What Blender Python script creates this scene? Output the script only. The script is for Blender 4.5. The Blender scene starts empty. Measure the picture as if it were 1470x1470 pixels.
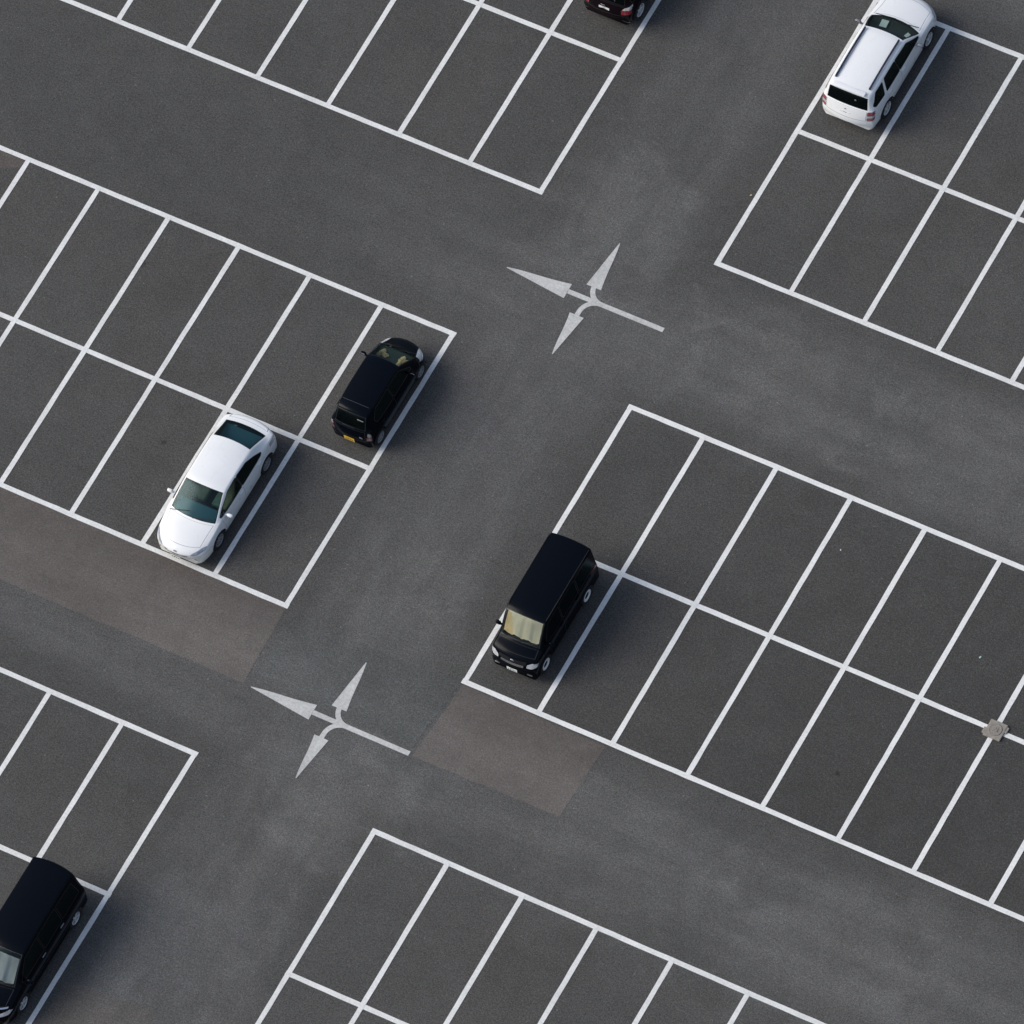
import bpy, bmesh, math, random
from mathutils import Vector, Matrix
rad = math.radians
random.seed(7)
scene = bpy.context.scene
COL = scene.collection

# ------------------------------------------------------------------ node helpers
def new_mat(name):
    m = bpy.data.materials.new(name); m.use_nodes = True
    nt = m.node_tree; nt.nodes.clear()
    out = nt.nodes.new('ShaderNodeOutputMaterial')
    return m, nt, out
class NT:
    def __init__(s, nt): s.nt = nt
    def n(s, t, **kw):
        nd = s.nt.nodes.new(t)
        for k, v in kw.items(): setattr(nd, k, v)
        return nd
    def link(s, a, b): s.nt.links.new(a, b)
    def setin(s, sock, v):
        if hasattr(v, 'is_output'): s.link(v, sock)
        else: sock.default_value = v
    def math(s, op, a, b=0.0, c=0.0, clamp=False):
        nd = s.n('ShaderNodeMath', operation=op); nd.use_clamp = clamp
        s.setin(nd.inputs[0], a); s.setin(nd.inputs[1], b); s.setin(nd.inputs[2], c)
        return nd.outputs[0]
    def noise(s, vec, scale, detail=2.0, rough=.5, dist=0.0):
        nd = s.n('ShaderNodeTexNoise'); s.link(vec, nd.inputs['Vector'])
        nd.inputs['Scale'].default_value = scale; nd.inputs['Detail'].default_value = detail
        nd.inputs['Roughness'].default_value = rough; nd.inputs['Distortion'].default_value = dist
        return nd.outputs['Fac']
    def mapr(s, v, a, b, c, d, smooth=False):
        nd = s.n('ShaderNodeMapRange'); nd.clamp = True
        if smooth: nd.interpolation_type = 'SMOOTHSTEP'
        s.setin(nd.inputs[0], v)
        for i, q in enumerate((a, b, c, d)): nd.inputs[1 + i].default_value = q
        return nd.outputs[0]
    def mix(s, f, a, b, blend='MIX'):
        nd = s.n('ShaderNodeMix', data_type='RGBA', blend_type=blend)
        s.setin(nd.inputs[0], f); s.setin(nd.inputs[6], a); s.setin(nd.inputs[7], b)
        return nd.outputs[2]
    def mapping(s, vec, scale=(1, 1, 1), rot=(0, 0, 0), loc=(0, 0, 0)):
        nd = s.n('ShaderNodeMapping'); s.link(vec, nd.inputs[0])
        nd.inputs['Scale'].default_value = scale; nd.inputs['Rotation'].default_value = rot; nd.inputs['Location'].default_value = loc
        return nd.outputs[0]
def c4(r, g=None, b=None):
    return (r, r, r, 1) if g is None else (r, g, b, 1)

def plain(name, col, rough=.5, metal=0.0, coat=0.0, spec=.5, var=0.0, vscale=6.0):
    m, nt, out = new_mat(name); t = NT(nt)
    b = t.n('ShaderNodeBsdfPrincipled'); t.link(b.outputs[0], out.inputs[0])
    b.inputs['Base Color'].default_value = (*col, 1); b.inputs['Roughness'].default_value = rough
    b.inputs['Metallic'].default_value = metal; b.inputs['Coat Weight'].default_value = coat
    b.inputs['Coat Roughness'].default_value = .16; b.inputs['Specular IOR Level'].default_value = spec
    if var:
        tc = t.n('ShaderNodeTexCoord')
        f = t.noise(tc.outputs['Object'], vscale, 4, .6)
        f = t.mapr(f, .3, .7, 1 - var, 1.0)
        t.link(t.mix(1.0, (*col, 1), f, 'MULTIPLY'), b.inputs['Base Color'])
        r = t.mapr(t.noise(tc.outputs['Object'], vscale * 2.3, 3), .3, .7, rough * .8, min(1, rough * 1.3))
        t.link(r, b.inputs['Roughness'])
    return m

def glass(name, tint, gloss=1.0):
    m, nt, out = new_mat(name); t = NT(nt)
    tr = t.n('ShaderNodeBsdfTransparent'); tr.inputs[0].default_value = (*tint, 1)
    gl = t.n('ShaderNodeBsdfGlossy'); gl.inputs['Roughness'].default_value = .22; gl.inputs[0].default_value = (.66, .93, 1, 1)
    fr = t.n('ShaderNodeFresnel'); fr.inputs[0].default_value = 1.52
    f = t.math('MULTIPLY', fr.outputs[0], .55 * gloss, clamp=True)
    mx = t.n('ShaderNodeMixShader'); t.link(f, mx.inputs[0]); t.link(tr.outputs[0], mx.inputs[1]); t.link(gl.outputs[0], mx.inputs[2])
    t.link(mx.outputs[0], out.inputs[0])
    return m

# ------------------------------------------------------------------ asphalt
SW, SL = 2.375, 4.91            # stall width and length
LANE = 5.235                    # lane between blocks
PER = 2 * SL + LANE             # 15.06
UA, UB = 6 * SW, 20.05          # right edge of left blocks, left edge of right blocks

def asphalt_nodes(t, vec, g=1.0):
    """colour, height of worn asphalt in lot coordinates (metres)"""
    sep = t.n('ShaderNodeSeparateXYZ'); t.link(vec, sep.inputs[0])
    u, v = sep.outputs[0], sep.outputs[1]
    # where wheels run: the lanes between the blocks and the cross lane
    vm = t.math('FLOORED_MODULO', v, PER) if False else t.math('WRAP', v, PER, 0.0)
    lane = t.math('MULTIPLY', t.mapr(vm, -.6, 1.6, 0, 1, True), t.mapr(vm, LANE - 1.6, LANE + .6, 1, 0, True))
    lane2 = t.math('MULTIPLY', t.mapr(vm, PER - .9, PER + .5, 0, 1, True), 1.0)
    lane = t.math('MAXIMUM', lane, lane2)
    cross = t.math('MULTIPLY', t.mapr(u, UA - .6, UA + 1.8, 0, 1, True), t.mapr(u, UB - 1.8, UB + .6, 1, 0, True))
    drive = t.math('MAXIMUM', lane, cross)
    big = t.noise(vec, .11, 3, .55, .4)
    mid = t.noise(vec, .55, 4, .6, .3)
    str_u = t.noise(t.mapping(vec, (.16, .9, 1)), 1.0, 4, .6, .2)
    str_v = t.noise(t.mapping(vec, (.9, .16, 1)), 1.0, 4, .6, .2)
    wear = t.math('MAXIMUM', t.math('MULTIPLY', lane, str_u), t.math('MULTIPLY', cross, str_v))
    wear = t.math('MULTIPLY', wear, t.mapr(t.math('SUBTRACT', u, t.math('MULTIPLY', v, .5)), 0, 18, .25, 1.0, True))   # the far end of the lot sees less traffic
    # level
    lvl = t.mapr(big, .3, .7, .90, 1.09)
    lvl = t.math('MULTIPLY', lvl, t.mapr(mid, .25, .75, .92, 1.08))
    lvl = t.math('ADD', lvl, t.mapr(wear, .22, .68, 0.0, .42))
    # aggregate
    fine = t.noise(vec, 17, 3, .75)
    lvl = t.math('MULTIPLY', lvl, t.mapr(fine, .3, .7, 1 - .38 * g, 1 + .38 * g))
    mg = t.noise(vec, 7.5, 3, .7)
    lvl = t.math('MULTIPLY', lvl, t.mapr(mg, .3, .7, 1 - .10 * g, 1 + .10 * g))
    grit = t.noise(vec, 34, 2, .7)
    lvl = t.math('MULTIPLY', lvl, t.mapr(grit, .3, .7, 1 - .34 * g, 1 + .36 * g))
    vo = t.n('ShaderNodeTexVoronoi'); vo.feature = 'F1'; t.link(vec, vo.inputs['Vector']); vo.inputs['Scale'].default_value = 5.0
    sp = t.n('ShaderNodeSeparateColor'); t.link(vo.outputs['Color'], sp.inputs[0])
    stone = t.math('MULTIPLY', t.mapr(vo.outputs['Distance'], .08, .14, 1, 0), t.mapr(sp.outputs[0], .78, .98, 0, 1))
    lvl = t.math('ADD', lvl, t.math('MULTIPLY', stone, 1.1 * g))
    blot = t.noise(vec, 1.7, 5, .65, .6)                       # old drips, scuffs and dust
    lvl = t.math('MULTIPLY', lvl, t.mapr(blot, .28, .72, .90, 1.09))
    scuff = t.noise(t.mapping(vec, (.35, 1.5, 1), (0, 0, .5)), 1.0, 5, .7, 1.2)
    lvl = t.math('MULTIPLY', lvl, t.mapr(scuff, .60, .78, 1.0, 1.16))
    # hue: bays browner, lanes bluer
    hue = t.noise(vec, .22, 3, .6)
    warm = t.math('SUBTRACT', t.mapr(hue, .35, .65, .25, 1.0), t.math('MULTIPLY', drive, .6), clamp=True)
    col = t.mix(warm, c4(.0684, .0682, .0667), c4(.0675, .0645, .0612))
    # chroma speckle of the stone mix
    cn = t.n('ShaderNodeTexNoise'); t.link(vec, cn.inputs['Vector']); cn.inputs['Scale'].default_value = 14; cn.inputs['Detail'].default_value = 2
    col = t.mix(.11 * g, col, t.mix(1.0, cn.outputs['Color'], c4(.15), 'MULTIPLY'))
    return col, lvl, fine, u, v

def asphalt(name, tint=(1, 1, 1), stains=(), g=1.0):
    m, nt, out = new_mat(name); t = NT(nt)
    geo = t.n('ShaderNodeNewGeometry')
    vec = geo.outputs['Position']
    col, lvl, fine, u, v = asphalt_nodes(t, vec, g)
    # the newer, darker surfacing of the block of bays at the right
    newer = t.math('MULTIPLY', t.mapr(u, UB + .1, UB + .5, 0, 1), t.math('MULTIPLY', t.mapr(v, -2 * SL - .2, -2 * SL, 0, 1), t.mapr(v, 0, .2, 1, 0)))
    newer = t.math('MULTIPLY', newer, t.mapr(t.math('ADD', u, t.math('MULTIPLY', v, -.5)), 21, 31, .25, 1))
    lvl = t.math('MULTIPLY', lvl, t.mapr(newer, 0, 1, 1.0, .78))
    pat = t.noise(vec, .75, 5, .65, .5)
    for (sx, sy, r, k) in stains:
        d = t.n('ShaderNodeVectorMath', operation='DISTANCE'); t.link(vec, d.inputs[0]); d.inputs[1].default_value = (sx, sy, 0)
        dd = t.math('ADD', d.outputs['Value'], t.mapr(pat if r > .5 else fine, .3, .7, -.8 * r if r > .5 else -.3 * r, .8 * r if r > .5 else .3 * r))
        lvl = t.math('MULTIPLY', lvl, t.mapr(dd, r * .3, r * 1.3, k, 1.0, True))
    col = t.mix(1.0, col, lvl, 'MULTIPLY')
    col = t.mix(1.0, col, (*tint, 1), 'MULTIPLY')
    b = t.n('ShaderNodeBsdfPrincipled'); t.link(b.outputs[0], out.inputs[0])
    t.link(col, b.inputs['Base Color']); b.inputs['Roughness'].default_value = .9; b.inputs['Specular IOR Level'].default_value = .25
    bp = t.n('ShaderNodeBump'); bp.inputs['Strength'].default_value = .5; bp.inputs['Distance'].default_value = .012
    t.link(fine, bp.inputs['Height']); t.link(bp.outputs[0], b.inputs['Normal'])
    return m

def paint_mat(name, level=.56, wear=.5, mott=1.0):
    m, nt, out = new_mat(name); t = NT(nt)
    geo = t.n('ShaderNodeNewGeometry'); vec = geo.outputs['Position']
    n1 = t.noise(vec, 14, 4, .75); n2 = t.noise(vec, 1.3, 3, .6); n3 = t.noise(vec, 36, 2, .6)
    lv = t.math('MULTIPLY', t.mapr(n2, .3, .7, 1 - .10 * mott, 1 + .05 * mott), t.mapr(n1, .3, .7, 1 - .13 * mott, 1 + .09 * mott))
    col = t.mix(1.0, c4(level, level * 1.005, level * .99), lv, 'MULTIPLY')
    chip = t.math('ADD', n1, t.math('MULTIPLY', n2, .35)); chip = t.math('ADD', chip, t.math('MULTIPLY', n3, .3))
    f = t.mapr(chip, .50 - .1 * wear, .62 - .1 * wear, wear, 0)
    col = t.mix(f, col, c4(.20, .20, .195))
    b = t.n('ShaderNodeBsdfPrincipled'); t.link(b.outputs[0], out.inputs[0]); t.link(col, b.inputs['Base Color'])
    b.inputs['Roughness'].default_value = .7; b.inputs['Specular IOR Level'].default_value = .3
    return m

# ------------------------------------------------------------------ object helpers
def obj(name, me, mat=None, parent=None):
    if isinstance(me, bmesh.types.BMesh):
        bm = me; me = bpy.data.meshes.new(name); bm.to_mesh(me); bm.free()
    o = bpy.data.objects.new(name, me); COL.objects.link(o)
    if mat is not None:
        for q in (mat if isinstance(mat, (list, tuple)) else [mat]): me.materials.append(q)
    if parent: o.parent = parent
    return o
def empty(name, loc=(0, 0, 0), rz=0, parent=None):
    o = bpy.data.objects.new(name, None); COL.objects.link(o); o.empty_display_size = .3
    o.location = loc; o.rotation_euler = (0, 0, rz)
    if parent: o.parent = parent
    return o
def tag(o, label=None, cat=None, group=None, kind=None):
    for k, v in (('label', label), ('category', cat), ('group', group), ('kind', kind)):
        if v: o[k] = v
    return o
def smooth(o, ang=None):
    for p in o.data.polygons: p.use_smooth = True
    if ang: 
        me = o.data
        bm = bmesh.new(); bm.from_mesh(me)
        for e in bm.edges:
            if len(e.link_faces) == 2 and e.calc_face_angle(0) > ang: e.smooth = False
        bm.to_mesh(me); bm.free()
    return o
def bm_box(bm, c, s, bevel=0.0, M=None, seg=2):
    r = bmesh.ops.create_cube(bm, size=1.0)
    vs = r['verts']
    bmesh.ops.scale(bm, vec=s, verts=vs); 
    if bevel:
        es = list({e for v in vs for e in v.link_edges})
        rr = bmesh.ops.bevel(bm, geom=es, offset=bevel, segments=seg, profile=.6, affect='EDGES')
        vs = list({v for f in rr['faces'] for v in f.verts} | {v for v in vs if v.is_valid})
    bmesh.ops.translate(bm, vec=c, verts=vs)
    if M is not None: bmesh.ops.transform(bm, matrix=M, verts=vs)
    return vs
def lathe(bm, prof, n=40, axis='Y'):
    """prof: (radius, axial). revolve about Y."""
    rings = []
    for (r, a) in prof:
        rings.append([bm.verts.new((r * math.cos(2 * math.pi * k / n), a, r * math.sin(2 * math.pi * k / n))) for k in range(n)])
    for i in range(len(rings) - 1):
        for k in range(n):
            bm.faces.new((rings[i][k], rings[i][(k + 1) % n], rings[i + 1][(k + 1) % n], rings[i + 1][k]))
    return rings

# ------------------------------------------------------------------ materials
M = {}
M['asphalt'] = asphalt('asphalt', stains=[(14.1, -2.6, .9, .9), (12.6, -8.0, .8, .9), (21.3, -7.0, .9, .88), (4.84, -1.68, .14, .65), (8.38, -6.63, .09, .5), (30.96, -7.98, .09, .5), (17.9, -12.1, .12, .6), (16.7, 5.3, 2.3, 1.24), (19.3, 1.4, 2.0, 1.15), (33.5, -13.2, 3.4, 1.18), (27.5, -12.9, 2.6, 1.10), (18.6, -14.6, 2.4, 1.22), (17.0, -20.5, 2.8, 1.16), (24.0, 2.3, 2.6, 1.17), (29.5, 2.0, 2.6, 1.13), (17.6, -8.6, 2.2, 1.14)])
M['patch'] = asphalt('brown_asphalt', (1.40, 1.27, 1.22), g=.6)
M['warm'] = asphalt('warm_asphalt', (1.12, 1.06, 1.02), g=.8)
M['joint'] = asphalt('pale_asphalt', (1.0, 1.03, 1.03), g=.9)
M['line'] = paint_mat('white_line_paint', .70, .45, 1.2)
M['line2'] = paint_mat('fresh_line_paint', .73, .34)
M['arrow'] = paint_mat('worn_arrow_paint', .50, .62, 1.8)
M['white'] = plain('white_car_paint', (.80, .81, .82), .30, coat=.6, var=.04, vscale=1.5)
M['cream'] = plain('aged_white_car_paint', (.79, .785, .74), .32, coat=.5, var=.04)
M['black'] = plain('black_car_paint', (.0010, .0022, .0050), .2, spec=.10)
M['navy'] = plain('blue_black_car_paint', (.0010, .0024, .0055), .2, spec=.10)
M['plum'] = plain('dark_plum_car_paint', (.006, .003, .0045), .25, spec=.14)
M['trim'] = plain('black_trim', (.004, .004, .005), .45)
M['seam'] = plain('panel_gap', (.012, .012, .013), .8)
M['dash_teal'] = plain('dark_teal_dash', (.022, .034, .032), .7)
M['gapline'] = plain('grey_sealant', (.03, .04, .05), .6)
M['seam_w'] = plain('panel_gap_shaded_white', (.30, .31, .33), .7)
M['tyre'] = plain('tyre_rubber', (.012, .012, .012), .8, var=.3)
M['under'] = plain('underbody', (.010, .010, .010), .9)
M['cabin'] = plain('cabin_trim', (.03, .03, .032), .85)
M['alloy'] = plain('alloy_silver', (.66, .67, .69), .35, metal=.3, var=.1)
M['cover'] = plain('dull_wheel_cover', (.30, .30, .315), .45, metal=.2, var=.2)
M['steelwhite'] = plain('pale_steel_wheel', (.80, .80, .82), .4, metal=.1)
M['hub'] = plain('dark_wheel_well', (.02, .02, .022), .6)
M['chrome'] = plain('chrome', (.75, .75, .77), .12, metal=1.0)
M['satin'] = plain('satin_grey_metal', (.33, .33, .35), .35, metal=.8)
M['rail'] = plain('blue_black_rail', (.012, .017, .04), .3)
M['lamp'] = plain('headlamp_lens', (.74, .76, .80), .1, metal=.25, coat=1.0, var=.35, vscale=14)
M['pink_dark'] = plain('dull_red_lamp_lens', (.20, .075, .095), .2, coat=.6, var=.4, vscale=18)
M['lamp_smoke'] = plain('smoked_lens', (.30, .28, .28), .15, coat=.6, var=.4, vscale=16)
M['lamp_blue'] = plain('blue_grey_headlamp_lens', (.36, .41, .50), .1, coat=1.0, var=.55, vscale=12)
M['lamp_clear'] = plain('clear_lens', (.62, .60, .60), .12, coat=1.0, var=.3, vscale=16)
M['red'] = plain('red_lamp_lens', (.33, .015, .03), .15, coat=1.0, var=.35, vscale=14)
M['pink'] = plain('faded_red_lamp_lens', (.34, .12, .15), .2, coat=1.0, var=.4, vscale=18)
M['pink2'] = plain('red_brake_lens', (.36, .07, .10), .2, coat=.6, var=.35, vscale=18)
M['plate_w'] = plain('white_plate', (.78, .78, .76), .4)
M['plate_y'] = plain('yellow_plate', (.75, .45, .04), .4, var=.15, vscale=25)
M['plate_ink'] = plain('plate_ink_green', (.10, .16, .13), .5)
M['plate_ink_y'] = plain('plate_ink_dark', (.22, .13, .02), .5)
M['glass'] = glass('green_glass', (.38, .68, .70))
M['shelf'] = plain('grey_parcel_shelf', (.15, .16, .19), .9)
M['glass_dark'] = glass('privacy_glass', (.03, .035, .035))
M['glass_side'] = glass('side_glass', (.62, .70, .66))
M['glass_clear'] = glass('clear_glass', (.965, .965, .93))
M['glass_teal'] = glass('tinted_glass', (.82, .92, .88))
M['seat_grey'] = plain('grey_seat_cloth', (.16, .17, .15), .9, var=.3, vscale=9)
M['seat_tan'] = plain('tan_cloth', (.88, .62, .33), .9, var=.5, vscale=9)
M['seat_dark'] = plain('dark_seat_cloth', (.02, .02, .022), .9)
M['seat_green'] = plain('beige_green_seat_cloth', (.30, .235, .165), .9, var=.3, vscale=9)
M['shade_cream'] = plain('cream_sunshade', (.93, .90, .72), .8, var=.14, vscale=3)
M['shade_yellow'] = plain('yellow_sunshade', (.95, .80, .48), .8, var=.15, vscale=3)
M['reflection_grey'] = plain('pale_screen_reflection', (.46, .54, .58), .5, var=.2, vscale=3)  # pale reflection of the minivan windscreen, put into a colour
M['paper'] = plain('white_paper', (.75, .76, .75), .9)
M['concrete'] = plain('beige_concrete', (.30, .27, .235), .9, var=.35, vscale=12)
M['iron'] = plain('rusty_iron_lid', (.26, .24, .215), .75, var=.3, vscale=18)
M['litter_y'] = plain('yellow_scrap', (.6, .5, .22), .8)
M['litter_c'] = plain('pale_green_scrap', (.45, .65, .6), .6)

# ------------------------------------------------------------------ ground
bm = bmesh.new(); bmesh.ops.create_grid(bm, x_segments=8, y_segments=8, size=400)
g = obj('ground', bm, M['asphalt']); tag(g, kind='structure')

def quad_sheet(bm, pts, z):
    bm.faces.new([bm.verts.new((x, y, z)) for x, y in pts])

def ragged(pts, step=.35, amp=.012):
    out = []
    for i in range(len(pts)):
        a, b = Vector(pts[i]), Vector(pts[(i + 1) % len(pts)])
        n = max(1, int((b - a).length / step)); d = (b - a).normalized(); nn = Vector((-d.y, d.x))
        for k in range(n):
            p = a.lerp(b, k / n) + (nn * random.uniform(-amp, amp) if k else Vector((0, 0)))
            out.append((p.x, p.y))
    return out
def patch(name, pts, mat, z):
    b = bmesh.new(); quad_sheet(b, ragged(pts), z)
    bmesh.ops.triangulate(b, faces=b.faces[:])
    o = obj(name, b, mat); tag(o, kind='structure'); return o
patch('brown_asphalt', [(-22, -12.55), (14.36, -12.5), (14.28, -9.9), (-22, -9.9)], M['patch'], .004)
patch('brown_asphalt', [(19.86, -12.52), (24.56, -12.45), (24.66, -9.95), (20.06, -9.92)], M['patch'], .004)
patch('brown_asphalt', [(-4.7, -.085), (-.085, -.085), (-.085, -.35), (-.6, -.6), (-1.4, -.7), (-4.7, -1.3)], M['patch'], .004)
patch('warm_asphalt', [(14.5, -30), (17.6, -30), (17.3, -22.6), (14.5, -22.8)], M['warm'], .004)
patch('pale_asphalt', [(14.6, -12.2), (19.75, -12.35), (19.98, -9.9), (14.5, -10.05)], M['joint'], .004)

# painted bay lines
def bar(bm, a, b, w, z):
    a, b = Vector(a), Vector(b); d = (b - a); L = d.length; d.normalize(); n = Vector((-d.y, d.x))
    k = max(1, int(L / .45)); L0, R0 = [], []
    for i in range(k + 1):
        p = a + d * (L * i / k)
        j = lambda: (random.uniform(-.006, .006))
        q = p + n * (w / 2 + j()); r = p - n * (w / 2 + j())
        L0.append(bm.verts.new((q.x, q.y, z))); R0.append(bm.verts.new((r.x, r.y, z)))
    for i in range(k): bm.faces.new((R0[i], R0[i + 1], L0[i + 1], L0[i]))
LW = .150
def block(u0, n, v0, mat, closed_right, closed_left):
    b = bmesh.new()
    u1 = u0 + n * SW
    for j in range(3):
        bar(b, (u0 - LW / 2, v0 - j * SL), (u1 + LW / 2, v0 - j * SL), LW, .008)
    for i in range(n + 1):
        du = random.uniform(-.012, .012)
        bar(b, (u0 + i * SW + du, v0 + (0)), (u0 + i * SW + du, v0 - 2 * SL), LW, .011)
    o = obj('road_marking', b, mat); tag(o, kind='structure'); return o
for r in range(-3, 4):
    v0 = r * PER + (0 if r <= 0 else 0)
    block(UA - 14 * SW, 14, v0, M['line'], True, False)
    block(UB, 14, v0, M['line2'] if r == 0 else M['line'], False, True)

# direction arrows
def arrow(loc, label):
    b = bmesh.new(); W = .075
    def strip(path, w, z):
        pr = None
        for i, p in enumerate(path):
            p = Vector(p); q = Vector(path[min(i + 1, len(path) - 1)]) - Vector(path[max(i - 1, 0)]); q.normalize(); n = Vector((-q.y, q.x))
            a, c = b.verts.new((*(p + n * w), z)), b.verts.new((*(p - n * w), z))
            if pr: b.faces.new((pr[1], c, a, pr[0]))
            pr = (a, c)
    strip([(-.73 + k * (3.14 / 8), 0) for k in range(9)], W, .006)
    R_ = .48
    strip([(-.10 + R_ - R_ * math.sin(k / 10 * math.pi / 2), R_ - R_ * math.cos(k / 10 * math.pi / 2)) for k in range(11)], W, .008)
    strip([(-.10 + R_ - R_ * math.sin(k / 10 * math.pi / 2), -(R_ - R_ * math.cos(k / 10 * math.pi / 2)) - (.12 if k == 10 else 0)) for k in range(11)], W, .009)
    def head(base, tip, hw, z):
        base, tip = Vector(base), Vector(tip); d = (tip - base).normalized(); n = Vector((-d.y, d.x))
        pts = [base + n * hw, base - n * hw]
        pts = [base - n * hw] + [(base - n * hw).lerp(tip - n * .012, k / 6) + n * (.012 * math.sin(k)) for k in range(1, 6)] + [tip - n * .012, tip + n * .012] + [(base + n * hw).lerp(tip + n * .012, k / 6) for k in range(5, 0, -1)] + [base + n * hw]
        b.faces.new([b.verts.new((p.x, p.y, z)) for p in pts])
    head((-.72, 0), (-2.72, -.03), .255, .006); head((-.10, .42), (-.12, 2.03), .24, .010); head((-.10, -.60), (-.12, -2.03), .23, .010)
    o = obj('direction_arrow', b, M['arrow']); o.location = loc
    return tag(o, label, 'road marking', 'painted direction arrows in the cross lane')
a1 = arrow((17.29, 2.63, 0), 'worn white three-headed painted arrow on plain grey asphalt, away from the brown patches')
a2 = a1.copy(); COL.objects.link(a2); a2.location = (17.345, -12.49, 0)
a2['label'] = 'worn white three-headed painted arrow on the lane between two brown asphalt patches'

# drain cover at the crossing of two bay lines
dc = empty('drain_cover', (34.32, -4.92, 0))
tag(dc, 'small square beige concrete drain cover set where two white bay lines cross', 'drain cover')
b = bmesh.new(); bm_box(b, (0, 0, .03), (.53, .55, .06), .02)
for sx, sy in ((1, 1), (-1, -1)): bm_box(b, (sx * .25, sy * .12, .024), (.16, .2, .05), .015)
obj('frame', b, M['concrete'], dc)
b = bmesh.new(); n = 28
rg = lathe(b, [(.19, .055), (.19, .075), (.165, .078), (.155, .070), (.08, .070), (.075, .082), (.0001, .082)], n)
bmesh.ops.rotate(b, matrix=Matrix.Rotation(rad(90), 3, 'X'), verts=b.verts[:])
lid = obj('lid', b, M['iron'], dc); 
b = bmesh.new()
for a in (35, -35):
    bm_box(b, (0, 0, .082), (.022, .15, .012), .003, Matrix.Translation((.03 * (1 if a > 0 else -1), 0, 0)) @ Matrix.Rotation(rad(a), 4, 'Z'))
obj('emblem', b, M['concrete'], lid)

# scraps of litter
def scrap(u, v, s, mat, label):
    b = bmesh.new(); k = 7; c = b.verts.new((0, 0, .03)); ring = []
    for i in range(k):
        a = 2 * math.pi * i / k; r = s * random.uniform(.6, 1.1)
        ring.append(b.verts.new((r * math.cos(a), r * math.sin(a) * .7, random.uniform(.0, .02) + .012)))
    for i in range(k): b.faces.new((c, ring[i], ring[(i + 1) % k]))
    r = bmesh.ops.extrude_face_region(b, geom=b.faces[:])
    bmesh.ops.translate(b, vec=(0, 0, -.008), verts=[x for x in r['geom'] if isinstance(x, bmesh.types.BMVert)])
    o = obj('litter_scrap', b, mat); o.location = (u, v, 0); o.rotation_euler = (0, 0, random.uniform(0, 3))
    tag(o, label, 'litter', 'scraps of litter on the asphalt')

# ------------------------------------------------------------------ cars
def hermite(xs, ys, x):
    n = len(xs); d = [(ys[i + 1] - ys[i]) / (xs[i + 1] - xs[i]) for i in range(n - 1)]
    m = [d[0]] + [0 if d[i - 1] * d[i] <= 0 else 2 * d[i - 1] * d[i] / (d[i - 1] + d[i]) for i in range(1, n - 1)] + [d[-1]]
    i = min(max(int(math.floor(x)), 0), n - 2)
    h = xs[i + 1] - xs[i]; s = (x - xs[i]) / h
    return ys[i] * (2 * s ** 3 - 3 * s ** 2 + 1) + m[i] * h * (s ** 3 - 2 * s ** 2 + s) + ys[i + 1] * (-2 * s ** 3 + 3 * s ** 2) + m[i + 1] * h * (s ** 3 - s ** 2)

TOPF = [1.0, .975, .95, .925, .91, .895, .8, .68, .55, .42, .28, .14, 0.0]     # fractions across the top half
N1, N2 = 12, 10
def section(p, fb=.905):
    x, zb, zs, zt, wb, ws, wt, cr, bow = p
    zs = min(zs, zt - cr - .015)
    low = [(wb, zb), (wb + (ws - wb) * .55, zb + .04), (ws - .012, zb + (zs - zb) * .35), (ws, zb + (zs - zb) * .65), (ws - .012, zs - .03), (ws - .03, zs)]
    def along(pl, n):
        L = [0]
        for a, c in zip(pl, pl[1:]): L.append(L[-1] + math.hypot(c[0] - a[0], c[1] - a[1]))
        out = []
        for k in range(n + 1):
            s = L[-1] * k / n; i = 0
            while i < len(pl) - 2 and L[i + 1] < s: i += 1
            f = 0 if L[i + 1] == L[i] else (s - L[i]) / (L[i + 1] - L[i])
            out.append((pl[i][0] + (pl[i + 1][0] - pl[i][0]) * f, pl[i][1] + (pl[i + 1][1] - pl[i][1]) * f))
        return out
    pts = along(low, N1) + along([low[-1], (wt, zt - cr)], N2)[1:]
    nc = len(pts) - 1
    g_ = lambda f: f * fb / .905 if f <= .905 else 1 - (1 - f) * (1 - fb) / .095
    pts += [(wt * g_(f), zt - cr * g_(f) ** 2) for f in TOPF[1:]]
    for _ in range(3):                                   # round the shoulder and the roof edge
        q = pts[:]
        for i in range(2, len(pts) - 1):
            if i > nc + 3: break
            q[i] = tuple(.5 * pts[i][c] + .25 * (pts[i - 1][c] + pts[i + 1][c]) for c in (0, 1))
        pts = q
    return pts
IROOF = N1 + N2

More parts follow.
